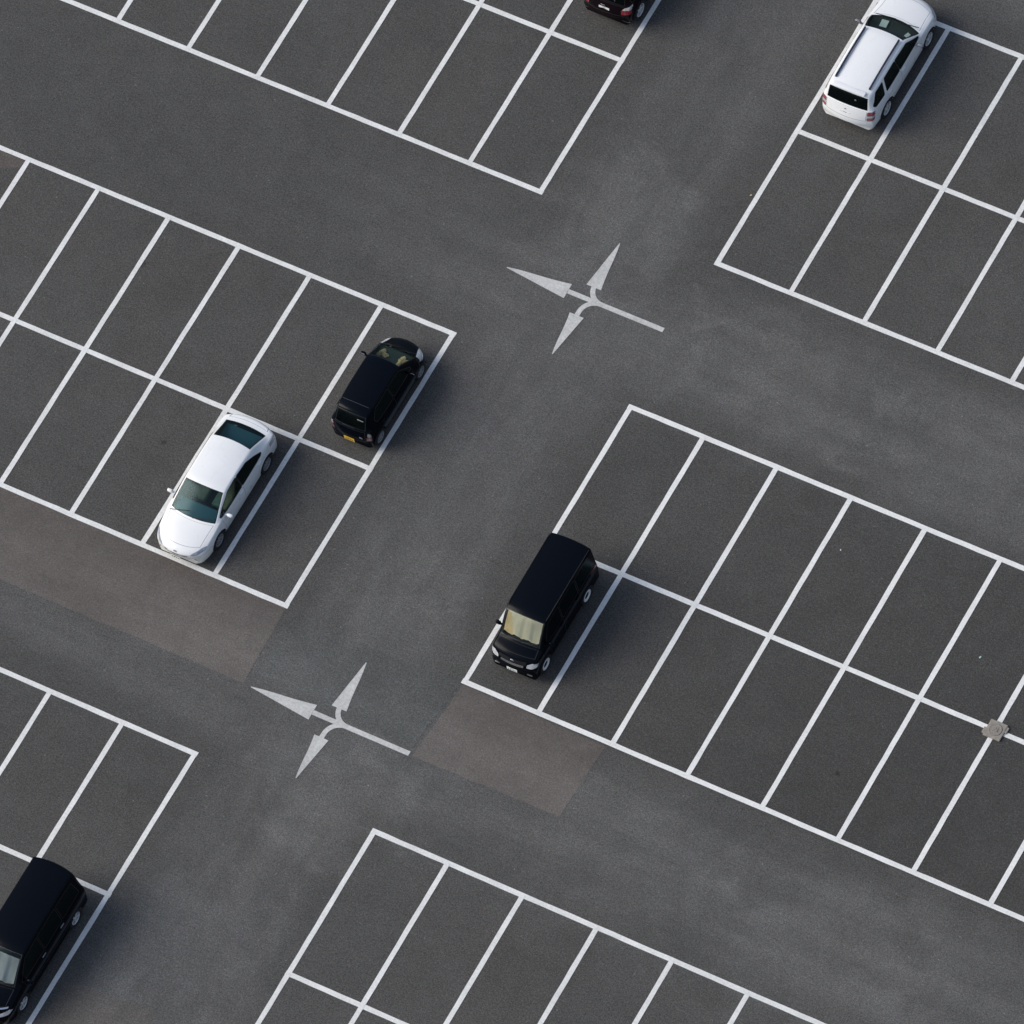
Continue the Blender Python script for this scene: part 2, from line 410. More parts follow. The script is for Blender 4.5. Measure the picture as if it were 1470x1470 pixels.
class Shell:
    def __init__(s, st, marks, fbs=((0, .905),), nsub=5):
        s.st = st; n = len(st); xs = list(range(n))
        cols = [[p[k] for p in st] for k in range(9)]
        ts = set()
        for i in range(n - 1):
            for k in range(nsub): ts.add(round(i + k / nsub, 4))
        ts.add(n - 1)
        for m_ in marks: ts.add(round(m_, 4)); ts.add(round(m_ - .06, 4)) if m_ > .1 else None; ts.add(round(m_ + .06, 4))
        s.ts = sorted(t for t in ts if 0 <= t <= n - 1)
        bm = s.bm = bmesh.new()
        s.lt = bm.faces.layers.float.new('t'); s.lf = bm.faces.layers.float.new('f'); s.lm = bm.faces.layers.int.new('m')
        W = max(p[5] for p in st); rows = []
        for t in s.ts:
            p = [hermite(xs, c, t) for c in cols]
            fb = fbs[0][1]
            for (ta, fa), (tb, fb2) in zip(fbs, fbs[1:]):
                if ta <= t: fb = fa + (fb2 - fa) * min(1, (t - ta) / (tb - ta))
            sec = section(p, fb); row = []
            half = [(y, z) for y, z in sec]
            for y, z in half + [(-y, z) for y, z in half[-2::-1]]:
                row.append(bm.verts.new((p[0] - p[8] * (abs(y) / W) ** 2.2, y, z)))
            rows.append(row)
        m = len(rows[0]); mid = (m - 1) // 2
        for i in range(len(rows) - 1):
            for j in range(m - 1):
                f = bm.faces.new((rows[i][j], rows[i + 1][j], rows[i + 1][j + 1], rows[i][j + 1]))
                f[s.lt] = .5 * (s.ts[i] + s.ts[i + 1])
                jj = min(j, m - 2 - j)
                f[s.lf] = 2.0 if jj < IROOF else .5 * (TOPF[jj - IROOF] + TOPF[jj - IROOF + 1])
                f.smooth = True
        for row, rev in ((rows[0], False), (rows[-1], True)):
            for j in range(mid):
                vs = [row[j], row[j + 1], row[m - 2 - j], row[m - 1 - j]]
                if j + 1 == m - 2 - j: vs = [row[j], row[j + 1], row[m - 1 - j]]
                f = bm.faces.new(vs if rev else vs[::-1]); f[s.lt] = 0 if not rev else n - 1; f[s.lf] = 3.0; f.smooth = True
        bmesh.ops.recalc_face_normals(bm, faces=bm.faces[:])
        bm.normal_update()
        # make sure normals point outwards
        top = max(bm.faces, key=lambda f: f.calc_center_median().z)
        if top.normal.z < 0: bmesh.ops.reverse_faces(bm, faces=bm.faces[:])
    def cells(s, t0, t1, fmax):
        return [f for f in s.bm.faces if t0 <= f[s.lt] <= t1 and f[s.lf] <= fmax]
    def cut(s, poly, ax, filt):
        bm = s.bm; a, c = ax
        n = len(poly); area = sum(poly[i][0] * poly[(i + 1) % n][1] - poly[(i + 1) % n][0] * poly[i][1] for i in range(n))
        if area < 0: poly = poly[::-1]
        lo = [min(p[k] for p in poly) - .02 for k in (0, 1)]; hi = [max(p[k] for p in poly) + .02 for k in (0, 1)]
        def near(f):
            if not filt(f): return False
            A = [v.co[a] for v in f.verts]; C = [v.co[c] for v in f.verts]
            return max(A) > lo[0] and min(A) < hi[0] and max(C) > lo[1] and min(C) < hi[1]
        for i in range(n):
            p, q = poly[i], poly[(i + 1) % n]
            d = (q[0] - p[0], q[1] - p[1]); co = [0, 0, 0]; no = [0, 0, 0]
            co[a], co[c] = p; no[a], no[c] = d[1], -d[0]
            if i == 0: fs = [f for f in bm.faces if near(f)]
            geom = list({v for f in fs for v in f.verts}) + list({e for f in fs for e in f.edges}) + fs
            r_ = bmesh.ops.bisect_plane(bm, geom=geom, dist=1e-5, plane_co=co, plane_no=Vector(no).normalized())
            fs = list({f for f in r_['geom'] if isinstance(f, bmesh.types.BMFace) and f.is_valid} | {f for f in fs if f.is_valid})
        def inside(f):
            m_ = f.calc_center_median(); x, y = m_[a], m_[c]
            for i in range(n):
                p, q = poly[i], poly[(i + 1) % n]
                if (q[0] - p[0]) * (y - p[1]) - (q[1] - p[1]) * (x - p[0]) < 0: return False
            return True
        for f in fs: f.normal_update()
        return [f for f in fs if inside(f)]
    def take(s, faces, name, mats, parent, keep=False, offset=0.0):
        """move faces out into an object of their own, keeping the shell's smooth normals"""
        if not faces: return None
        s.bm.normal_update()
        vid = {}; co = []; nr = []; fl = []; mi = []
        for f in faces:
            row = []
            for v in f.verts:
                if v not in vid:
                    vid[v] = len(co); co.append(v.co + v.normal * offset); nr.append(v.normal.copy())
                row.append(vid[v])
            fl.append(row); mi.append(f[s.lm])
        me = bpy.data.meshes.new(name); me.from_pydata(co, [], fl)
        for m_ in (mats if isinstance(mats, (list, tuple)) else [mats]): me.materials.append(m_)
        for p, k in zip(me.polygons, mi):
            p.use_smooth = True; p.material_index = min(k, len(me.materials) - 1)
        me.validate(); 
        try: me.normals_split_custom_set_from_vertices([tuple(x) for x in nr])
        except Exception: pass
        o = obj(name, me, None, parent)
        if not keep: bmesh.ops.delete(s.bm, geom=faces, context='FACES')
        return o

def grow(poly, d):
    n = len(poly); area = sum(poly[i][0] * poly[(i + 1) % n][1] - poly[(i + 1) % n][0] * poly[i][1] for i in range(n))
    if area < 0: poly = poly[::-1]
    out = []
    for i in range(n):
        p0, p1, p2 = Vector(poly[i - 1]), Vector(poly[i]), Vector(poly[(i + 1) % n])
        d1 = (p1 - p0).normalized(); d2 = (p2 - p1).normalized()
        n1 = Vector((d1.y, -d1.x)); n2 = Vector((d2.y, -d2.x)); b_ = (n1 + n2); b_.normalize()
        k = d / max(.35, b_.dot(n1)); q = p1 + b_ * k; out.append((q.x, q.y))
    return out

def rounded(poly, r=.03, k=3):
    out = []; n = len(poly)
    for i in range(n):
        p0, p1, p2 = Vector(poly[i - 1]), Vector(poly[i]), Vector(poly[(i + 1) % n])
        a = (p0 - p1); c = (p2 - p1); rr = min(r, a.length * .4, c.length * .4)
        A = p1 + a.normalized() * rr; C = p1 + c.normalized() * rr
        for s in range(k + 1):
            t = s / k; q = A * (1 - t) ** 2 + p1 * 2 * t * (1 - t) + C * t * t; out.append((q.x, q.y))
    return out

def wheel(parent, x, y, r, kind, w=.19):
    s = 1 if y > 0 else -1
    e = empty('wheel', (x, y - s * w / 2, r), 0, parent)
    b = bmesh.new(); q = w / 2; ri = r * .66
    lathe(b, [(ri, -q * .9), (ri * 1.06, -q), (r * .93, -q), (r * .985, -q * .8), (r, -q * .5), (r, 0), (r, q * .5), (r * .985, q * .8), (r * .93, q), (ri * 1.06, q), (ri, q * .9)], 44)
    o = obj('tyre', b, M['tyre'], e); smooth(o)
    b = bmesh.new(); o_ = s
    face = q * .72
    if kind in ('alloy', 'cover'):
        spec_n = 5 if kind == 'alloy' else 7
        lathe(b, [(ri * 1.01, o_ * q * .9), (ri * .97, o_ * q * .92), (ri * .90, o_ * q * .80), (ri * .88, o_ * q * .1)], 44)
        n = spec_n
        for k in range(n):
            a = 2 * math.pi * k / n + .2
            Mx = Matrix.Rotation(a, 4, 'Y')
            bm_box(b, (ri * .5, o_ * q * .62, 0), (ri * .9, q * .35, ri * (.26 if kind == 'alloy' else .2)), .006, Mx)
        rg = lathe(b, [(ri * .24, o_ * q * .5), (ri * .24, o_ * q * .85), (ri * .1, o_ * q * .9), (.0005, o_ * q * .9)], 24)
        mt = M['alloy'] if kind == 'alloy' else M['cover']
    elif kind == 'disc':
        lathe(b, [(ri * 1.01, o_ * q * .9), (ri * .96, o_ * q * .98), (ri * .86, o_ * q * .9), (ri * .55, o_ * q * 1.0), (ri * .3, o_ * q * .9), (.0005, o_ * q * .92)], 44)
        for k in range(8):
            a = 2 * math.pi * k / 8; bm_box(b, (ri * .6, o_ * q * 1.0, 0), (ri * .5, q * .12, ri * .13), .004, Matrix.Rotation(a, 4, 'Y'))
        mt = M['cover']
    else:
        lathe(b, [(ri * 1.03, o_ * q * .9), (ri * 1.0, o_ * q * 1.0), (ri * .80, o_ * q * 1.02), (ri * .62, o_ * q * .92), (ri * .56, o_ * q * .75)], 44)
        mt = M['steelwhite']
    bmesh.ops.recalc_face_normals(b, faces=b.faces[:])
    rim = obj('rim', b, mt, e); smooth(rim, rad(40))
    b = bmesh.new(); lathe(b, [(ri * .99, o_ * q * .12), (.0005, o_ * q * .10)], 32)
    if kind == 'steel': 
        lathe(b, [(ri * .60, o_ * q * .70), (ri * .35, o_ * q * .82), (ri * .3, o_ * q * .95), (.0005, o_ * q * .97)], 32)
    o = obj('hub', b, M['hub'], e); smooth(o, rad(40))
    return e

def mirror(parent, x, y, z, mat, size=(.13, .2, .13)):
    s = 1 if y > 0 else -1
    b = bmesh.new()
    bmesh.ops.create_uvsphere(b, u_segments=16, v_segments=10, radius=.5)
    for v in b.verts:                                    # blunt, boxy housing with a flat rear face
        c = v.co; c.x = math.copysign(abs(c.x * 2) ** .7, c.x) / 2; c.y = math.copysign(abs(c.y * 2) ** .7, c.y) / 2; c.z = math.copysign(abs(c.z * 2) ** .75, c.z) / 2
        if c.x < -.2: c.x = -.2
    bmesh.ops.scale(b, vec=size, verts=b.verts[:])
    bmesh.ops.translate(b, vec=(0, s * (size[1] / 2 + .03), 0), verts=b.verts[:])
    bm_box(b, (0, s * .02, -size[2] * .3), (.06, .12, .035), .008)
    o = obj('wing_mirror', b, mat, parent); o.location = (x, y, z); smooth(o, rad(50))
    b = bmesh.new(); bm_box(b, (-size[0] * .215, s * (size[1] / 2 + .03), 0), (.008, size[1] * .72, size[2] * .66), .003)
    obj('mirror_glass', b, M['chrome'], o)
    return o

def seat(parent, x, y, z, mat, w=.46, back=.62, rail=True):
    b = bmesh.new()
    bm_box(b, (x + .02, y, z + .08), (.48, w, .16), .05, None, 3)
    Mx = Matrix.Translation((x - .22, y, z + .12)) @ Matrix.Rotation(rad(-18), 4, 'Y')
    bm_box(b, (0, 0, back / 2), (.14, w, back), .05, Mx, 3)
    o = obj('seat', b, mat, parent); smooth(o, rad(50))
    b = bmesh.new(); bm_box(b, (-.0, 0, back + .10), (.11, w * .56, .17), .04, Mx, 3)
    h = obj('headrest', b, mat, o); smooth(h, rad(50))
    return o

def plate(parent, x, y, z, w, h, mat, face, ink, tilt=0):
    """face = +1 front, -1 rear"""
    b = bmesh.new(); bm_box(b, (0, 0, 0), (.012, w, h), .004)
    o = obj('licence_plate', b, mat, parent); o.location = (x, y, z); o.rotation_euler = (0, rad(tilt), 0)
    b = bmesh.new()
    for k, yy in enumerate((-.3, -.1, .12, .3)):        # the stamped characters are too worn to read
        bm_box(b, (face * .0065, yy * w, -.12 * h), (.003, w * .09, h * .42))
    bm_box(b, (face * .0065, 0, .32 * h), (.003, w * .3, h * .14))
    obj('stamped_marks', b, ink, o)
    return o

def add_part(name, parent, mat, fn, ang=40):
    b = bmesh.new(); fn(b); o = obj(name, b, mat, parent); smooth(o, rad(ang)); return o

def make_car(name, spec, loc, rz, label, cat, group='cars parked in the marked bays'):
    root = empty(name, loc, rz); tag(root, label, cat, group)
    P = spec['paint']; st = spec['st']
    seam = spec.get('seam', M['seam'])
    marks = [spec['ws'][0], spec['ws'][1], spec['rw'][0], spec['rw'][1]] + list(spec['bonnet'][:2]) + list(spec.get('boot', ())[:2])
    S = Shell(st, marks, spec.get('fb', ((0, .905),)))
    W = max(p[5] for p in st)
    side = lambda f: abs(f.normal.y) > .35 and abs(f.calc_center_median().y) > .45 * W
    low_side = lambda f: abs(f.calc_center_median().y) > .55 * W and f.normal.z < .75
    frontf = lambda f: f.calc_center_median().x > spec.get('front_x', .8) and f.normal.x > -.2
    rearf = lambda f: f.calc_center_median().x < -spec.get('rear_x', .8) and f.normal.x < spec.get('rear_nx', .2)
    r = spec['r']; R = r * 1.17
    arches = []
    for xw in (spec['xf'], spec['xr']):
        poly = [(xw + R * math.cos(a), r + R * math.sin(a)) for a in [math.pi * k / 16 for k in range(17)]] + [(xw - R, .02), (xw + R, .02)]
        fs = S.cut(poly, (0, 2), low_side)
        bmesh.ops.delete(S.bm, geom=fs, context='FACES')
        ring = grow(poly, .03)
    # glazed side windows and the black trim round them
    win = []
    for k, (poly, gm, dk) in enumerate(spec['side_win']):
        poly = rounded(poly, .035)
        for f in S.cut(grow(poly, .022), (0, 2), side): f[S.lm] = 2
        fs = S.cut(poly, (0, 2), side)
        for sgn in (1, -1):
            part = [f for f in fs if f.is_valid and f.calc_center_median().y * sgn > 0]
            win.append((S.take(part, 'side_window', gm, root), dk, sgn))
    for poly in spec.get('pillars', ()):
        for f in S.cut(poly, (0, 2), side): f[S.lm] = 2
    # lamps
    for (nm, mt, poly, where) in spec['lamps']:
        filt = frontf if where > 0 else rearf
        for sgn in (1, -1):
            pl = rounded([(y * sgn, z) for y, z in poly], .02)
            ff = lambda f, s=sgn: filt(f) and f.calc_center_median().y * s > 0
            if spec.get('lamp_gap', True):
                for f in S.cut(grow(pl, .010), (1, 2), ff): f[S.lm] = 1
            fs = S.cut(pl, (1, 2), ff)
            S.take(fs, nm, mt, root, offset=.004)
    for (nm, mt, poly, where) in spec.get('front_parts', ()):
        filt = frontf if where > 0 else rearf
        fs = S.cut(rounded(poly, .012), (1, 2), filt)
        S.take(fs, nm, mt, root, offset=.003)
    for poly in spec.get('seam_strips', ()):
        for f in S.cut(poly, (0, 2), side): f[S.lm] = 1
    # doors
    doors = []
    for poly in spec['doors']:
        pl = rounded(poly, .04)
        for f in S.cut(grow(pl, .007), (0, 2), side):
            if f[S.lm] == 0: f[S.lm] = 1
        fs = [f for f in S.cut(pl, (0, 2), side)]
        for f in fs:
            if f[S.lm] == 1: f[S.lm] = 0
        for sgn in (1, -1):
            part = [f for f in fs if f.is_valid and f.calc_center_median().y * sgn > 0]
            d = S.take(part, 'door', [P, seam, M['trim']], root)
            doors.append((d, sgn))
            if d:
                hx = min(p[0] for p in poly) + .12; hz = max(p[1] for p in poly) - .10
                yy = max((abs(v.co.y) for v in d.data.vertices if abs(v.co.z - hz) < .08 and abs(v.co.x - hx) < .2), default=W)
                add_part('handle', d, spec.get('handle', P), lambda b_: bm_box(b_, (hx, sgn * (yy + .012), hz), (.18, .03, .035), .012))
    for o, dk, sgn in win:
        if o and dk is not None and dk < len(spec['doors']):
            for d, sg in doors[2 * dk:2 * dk + 2]:
                if sg == sgn and d: o.parent = d
    # screens, bonnet, boot
    def seam_cells(t0, t1, fm):
        for f in S.bm.faces:
            if f[S.lf] <= fm + .03 and t0 - .05 <= f[S.lt] <= t1 + .05:
                if not (f[S.lf] <= fm and t0 <= f[S.lt] <= t1): yield f
    for nm, (t0, t1, fm, gm) in (('windscreen', spec['ws']), ('rear_window', spec['rw'])):
        for f in seam_cells(t0, t1, fm): f[S.lm] = 2 if spec.get('ws_trim', True) else 0
        S.take(S.cells(t0, t1, fm), nm, gm, root)
    for nm, key in (('bonnet', 'bonnet'), (spec.get('boot_name', 'boot_lid'), 'boot')):
        if key in spec:
            t0, t1, fm = spec[key]
            for f in seam_cells(t0, t1, fm):
                if f[S.lm] == 0: f[S.lm] = 1
            fs = [f for f in S.cells(t0, t1, fm)]
            S.take(fs, nm, [P, seam, M['trim']], root)
    if 'bumper_z' in spec:
        bx, bz, bmat = spec['bumper_z']
    # inner lining seen through the glass
    S.take([f for f in S.bm.faces if f.calc_center_median().z > .35], 'cabin_lining', M['cabin'], root, keep=True, offset=-.02).data.materials.clear()
    lin = [c for c in root.children if c.name.startswith('cabin_lining')][0]
    lin.data.materials.append(M['cabin'])
    for p in lin.data.polygons: p.material_index = 0
    S.take(S.bm.faces[:], 'body', [P, seam, M['trim']], root, keep=True)
    S.bm.free()
    # underbody with wheel wells
    def under(b):
        x0, x1 = st[-2][0] + .16, st[1][0] - .16; zf = min(p[1] for p in st) + .02
        xs = sorted([x0, x1, spec['xf'] - R, spec['xf'] + R, spec['xr'] - R, spec['xr'] + R])
        for i in range(len(xs) - 1):
            ww = W - .27 if i in (1, 3) else (W - .10 if i == 2 else W * .62)
            if xs[i + 1] > xs[i]: bm_box(b, ((xs[i] + xs[i + 1]) / 2, 0, zf + .08), (xs[i + 1] - xs[i], 2 * ww, .16))
        for xw in (spec['xf'], spec['xr']):
            for sgn in (1, -1):
                n = 18; A = []; B_ = []
                for k in range(n + 1):
                    a = math.pi * k / n
                    A.append(b.verts.new((xw + R * math.cos(a), sgn * (W - .012), r + R * math.sin(a)))); B_.append(b.verts.new((xw + R * math.cos(a), sgn * (W - .30), r + R * math.sin(a))))
                for k in range(n): b.faces.new((A[k], A[k + 1], B_[k + 1], B_[k]))
                b.faces.new(B_)
    # keep the wells inside the body skin
    add_part('underbody', root, M['under'], under)
    for xw in (spec['xf'], spec['xr']):
        for sgn in (1, -1): wheel(root, xw, sgn * (W - .025), r, spec['wheel'])
    # cabin
    zfl = .34; xh = spec['cab']
    def tub(b): 
        bm_box(b, ((xh[0] + xh[1]) / 2, 0, zfl), (xh[0] - xh[1], 2 * W - .2, .06))
    add_part('cabin_floor', root, M['cabin'], tub)
    dx, dz, dm = spec['dash']
    def dash(b):
        bm_box(b, (dx, 0, dz - .16), (.5, 2 * W - .36, .30), .06, None, 3)
    add_part('dashboard', root, dm, dash)
    def sw(b):
        R_ = .18; n = 24; m_ = 8; rings = []
        Mx = Matrix.Translation((dx - .36, -.34 * W / .8, dz - .05)) @ Matrix.Rotation(rad(65), 4, 'Y')
        for k in range(n):
            a = 2 * math.pi * k / n; rings.append([b.verts.new(Mx @ Vector(((R_ + .014 * math.cos(2 * math.pi * j / m_)) * math.cos(a), (R_ + .014 * math.cos(2 * math.pi * j / m_)) * math.sin(a), .014 * math.sin(2 * math.pi * j / m_)))) for j in range(m_)])
        for k in range(n):
            for j in range(m_): b.faces.new((rings[k][j], rings[(k + 1) % n][j], rings[(k + 1) % n][(j + 1) % m_], rings[k][(j + 1) % m_]))
        bm_box(b, (0, 0, 0), (.05, .34, .02), .006, Mx); bm_box(b, (0, 0, 0), (.34, .05, .02), .006, Mx)
    add_part('steering_wheel', root, M['trim'], sw)
    for (sx, sy, ww) in spec['seats']:
        seat(root, sx, sy, spec.get('seat_z', .40), spec['seat_mat'], ww)
    for (x, y, z, sz) in spec['mirrors']:
        for sgn in (1, -1): mirror(root, x, y * sgn, z, spec.get('mirror_mat', P), sz)
    for a in spec.get('plates', ()): plate(root, *a)
    for (nm, mt, fn) in spec.get('extras', ()): add_part(nm, root, mt, fn)
    return root

def wipers(x0, z0, dx, dz, w):
    def f(b):
        for y in (-.5 * w, .12 * w):
            p, q = Vector((x0 + .02, y - .1, z0)), Vector((x0 - dx * .15, y + .42 * w, z0 + dz * .15))
            d = (q - p); L = d.length; M_ = Matrix.Translation((p + q) / 2) @ d.to_track_quat('X', 'Z').to_matrix().to_4x4()
            bm_box(b, (0, 0, 0), (L, .018, .018), .004, M_)
    return f
def roof_rails(x0, x1, y, z):
    def f(b):
        for s in (1,):
            n = 10; prev = None
            for k in range(n + 1):
                t = k / n; x = x0 + (x1 - x0) * t; zz = z + .03 * math.sin(math.pi * t); 
                ring = [b.verts.new((x, s * y + dy, zz + dz)) for dy, dz in ((-.022, -.02), (.022, -.02), (.022, .03), (-.022, .03))]
                if prev:
                    for j in range(4): b.faces.new((prev[j], prev[(j + 1) % 4], ring[(j + 1) % 4], ring[j]))
                else: b.faces.new(ring)
                prev = ring
            b.faces.new(prev)
    return f
def badge(x, y, z, face, s=.05):
    def f(b):
        bm_box(b, (x, y, z), (.012, s, s), .004, None); bm_box(b, (x + face * .006, y + s * .1, z - s * .1), (.012, s * 1.3, s * .4), .004)
    return f

B = M['black']
sedan = dict(paint=M['white'], seam=M['seam_w'], handle=M['white'], r=.31, xf=1.34, xr=-1.40, wheel='cover', front_x=1.4, rear_x=1.7,
  st=[ # x, zb, zs, zt, wb, ws, wt, cr, bow
   (2.385, .235, .48, .55, .56, .64, .48, .02, .34), (2.375, .215, .57, .64, .66, .72, .56, .02, .37), (2.31, .22, .64, .715, .74, .79, .63, .025, .37), (2.14, .20, .73, .79, .77, .835, .67, .03, .34),
   (1.78, .20, .82, .885, .78, .86, .70, .04, .27), (1.40, .20, .89, .965, .78, .868, .74, .045, .20), (1.32, .20, .91, .99, .78, .87, .74, .05, .19), (.86, .20, .94, 1.24, .78, .872, .695, .06, .14),
   (.47, .20, .955, 1.42, .78, .873, .655, .065, .10), (.22, .20, .96, 1.46, .78, .873, .65, .07, .05), (-.40, .20, .97, 1.47, .78, .873, .65, .07, 0), (-1.0, .20, .985, 1.435, .78, .87, .65, .07, -.06),
   (-1.20, .20, .99, 1.41, .78, .868, .645, .07, -.09), (-1.56, .20, .99, 1.25, .78, .862, .66, .06, -.10), (-1.92, .21, .985, 1.075, .77, .85, .685, .045, -.10), (-2.02, .22, .975, 1.055, .76, .845, .68, .04, -.12),
   (-2.18, .23, .955, 1.03, .75, .835, .645, .03, -.18), (-2.255, .25, .88, .96, .73, .815, .63, .03, -.22), (-2.295, .26, .70, .77, .70, .78, .60, .02, -.24), (-2.305, .27, .50, .58, .60, .68, .50, .02, -.25)],
  fb=((5, .905), (5.5, .945), (6.5, .945), (8, .865), (12, .865), (14, .90)), ws=(6, 8, .91, M['glass']), rw=(12, 14, .91, M['glass']), bonnet=(3, 5, .93), boot=(15.4, 17, .91),
  side_win=[([(1.0, .985), (.78, 1.11), (.30, 1.315), (-.16, 1.345), (-.16, .995)], M['glass_side'], 0), ([(-.22, .995), (-.22, 1.345), (-.72, 1.315), (-1.05, 1.19), (-1.34, 1.04), (-1.25, 1.01)], M['glass_dark'], 1)],
  pillars=[[(-.15, 1.0), (-.23, 1.0), (-.23, 1.345), (-.15, 1.345)]],
  doors=[[(.92, .30), (1.0, .95), (-.18, .965), (-.18, .30)], [(-.195, .30), (-.195, .965), (-1.22, .975), (-1.02, .62), (-.95, .30)]],
  lamps=[('headlight', M['lamp_blue'], [(.46, .635), (.50, .675), (.68, .735), (.79, .74), (.77, .69), (.6, .635)], 1), ('tail_light', M['lamp_clear'], [(.66, .76), (.68, .92), (.84, .93), (.86, .80)], -1)],
  front_parts=[('grille', M['satin'], [(-.36, .585), (-.38, .625), (.38, .625), (.36, .585)], 1), ('fog_lamp', M['trim'], [(.52, .36), (.52, .41), (.63, .41), (.63, .36)], 1), ('fog_lamp', M['trim'], [(-.63, .36), (-.63, .41), (-.52, .41), (-.52, .36)], 1), ('bumper', M['cream'], [(-.9, .16), (-.9, .565), (.9, .565), (.9, .16)], 1)],
  cab=(1.2, -1.3), dash=(1.02, .93, M['shelf']), seats=[(.25, .36, .48), (.25, -.36, .48), (-.75, 0, 1.2)], seat_mat=M['seat_green'],
  mirrors=[(.80, .86, .97, (.12, .19, .12))], plates=[(2.389, 0, .43, .33, .11, M['plate_w'], 1, M['plate_ink'], 0)],
  extras=[('parcel_shelf', M['shelf'], lambda b: bm_box(b, (-1.55, 0, .96), (.55, 1.2, .03), .01)), ('emblem', M['satin'], badge(2.345, 0, .675, 1, .09)), ('wiper_blade', M['trim'], wipers(1.31, .985, .8, .5, 1.2)), ('grille_bar', M['chrome'], lambda b: bm_box(b, (2.37, 0, .612), (.02, .5, .018), .004))])

kei = dict(paint=M['navy'], seam=M['seam'], handle=M['navy'], r=.275, xf=1.19, xr=-1.18, wheel='cover', front_x=.9, rear_x=1.1, rear_nx=-.45,
  st=[(1.79, .23, .44, .52, .42, .48, .40, .02, .26), (1.78, .20, .55, .62, .56, .60, .48, .02, .30), (1.72, .20, .64, .73, .61, .655, .53, .025, .31), (1.59, .19, .715, .80, .63, .69, .565, .04, .28),
   (1.38, .19, .80, .90, .64, .716, .60, .045, .20), (1.32, .19, .84, .95, .64, .722, .605, .05, .17), (.95, .19, .89, 1.20, .64, .728, .555, .05, .13), (.59, .19, .92, 1.43, .64, .73, .525, .05, .08),
   (.34, .19, .93, 1.485, .64, .73, .52, .05, .04), (-.40, .19, .94, 1.51, .64, .73, .52, .05, 0), (-.95, .19, .95, 1.50, .64, .722, .51, .05, -.05), (-1.27, .20, .95, 1.47, .63, .695, .485, .05, -.09),
   (-1.36, .20, .95, 1.41, .63, .692, .485, .05, -.10), (-1.58, .21, .92, 1.03, .62, .685, .52, .045, -.13), (-1.63, .21, .88, .975, .62, .68, .52, .04, -.14), (-1.70, .23, .60, .69, .60, .66, .52, .03, -.18), (-1.72, .235, .45, .53, .54, .58, .46, .02, -.19)],
  ws=(5, 7, .91, M['glass_teal']), rw=(12, 13, .91, M['glass_dark']), bonnet=(2.5, 4, .93), boot=(14, 15, .93), boot_name='tailgate',
  side_win=[([(.86, .985), (.42, 1.36), (-.18, 1.39), (-.18, .99)], M['glass_dark'], 0), ([(-.24, .99), (-.24, 1.39), (-.92, 1.36), (-1.16, 1.12), (-1.10, 1.0)], M['glass_dark'], 1)],
  pillars=[], doors=[[(.80, .28), (.86, .955), (-.20, .965), (-.20, .28)], [(-.215, .28), (-.215, .965), (-1.05, .975), (-.85, .6), (-.80, .28)]],
  lamps=[('headlight', M['lamp'], [(.40, .60), (.45, .73), (.56, .85), (.69, .74), (.67, .60)], 1), ('tail_light', M['pink_dark'], [(.53, .60), (.53, .74), (.69, .74), (.69, .60)], -1), ('reversing_light', M['lamp_smoke'], [(.56, .765), (.57, .92), (.69, .86), (.70, .765)], -1)],
  front_parts=[('grille', M['trim'], [(-.36, .50), (-.36, .57), (.36, .57), (.36, .50)], 1)],
  cab=(1.1, -1.4), dash=(1.03, .88, M['dash_teal']), seats=[(.36, .30, .44), (.36, -.30, .44), (-.75, 0, 1.0)], seat_mat=M['seat_dark'], seat_z=.52,
  mirrors=[(.70, .70, .98, (.12, .18, .13))], plates=[(-1.722, 0, .52, .34, .17, M['plate_y'], -1, M['plate_ink_y'], 0)],
  extras=[('wiper_blade', M['trim'], wipers(1.31, .95, .7, .5, .9)), ('hatch_gap', M['gapline'], lambda b: bm_box(b, (-1.05, 0, 1.4945), (.012, .86, .01), .002)),
   ('tailgate_badge', M['satin'], lambda b: bm_box(b, (-1.69, -.40, .78), (.014, .10, .05), .005)), ('high_brake_light', M['lamp_smoke'], lambda b: bm_box(b, (-1.44, -.33, 1.32), (.02, .20, .03), .006)), ('rear_wiper', M['trim'], lambda b: bm_box(b, (-1.62, 0, 1.08), (.02, .38, .02), .005))])

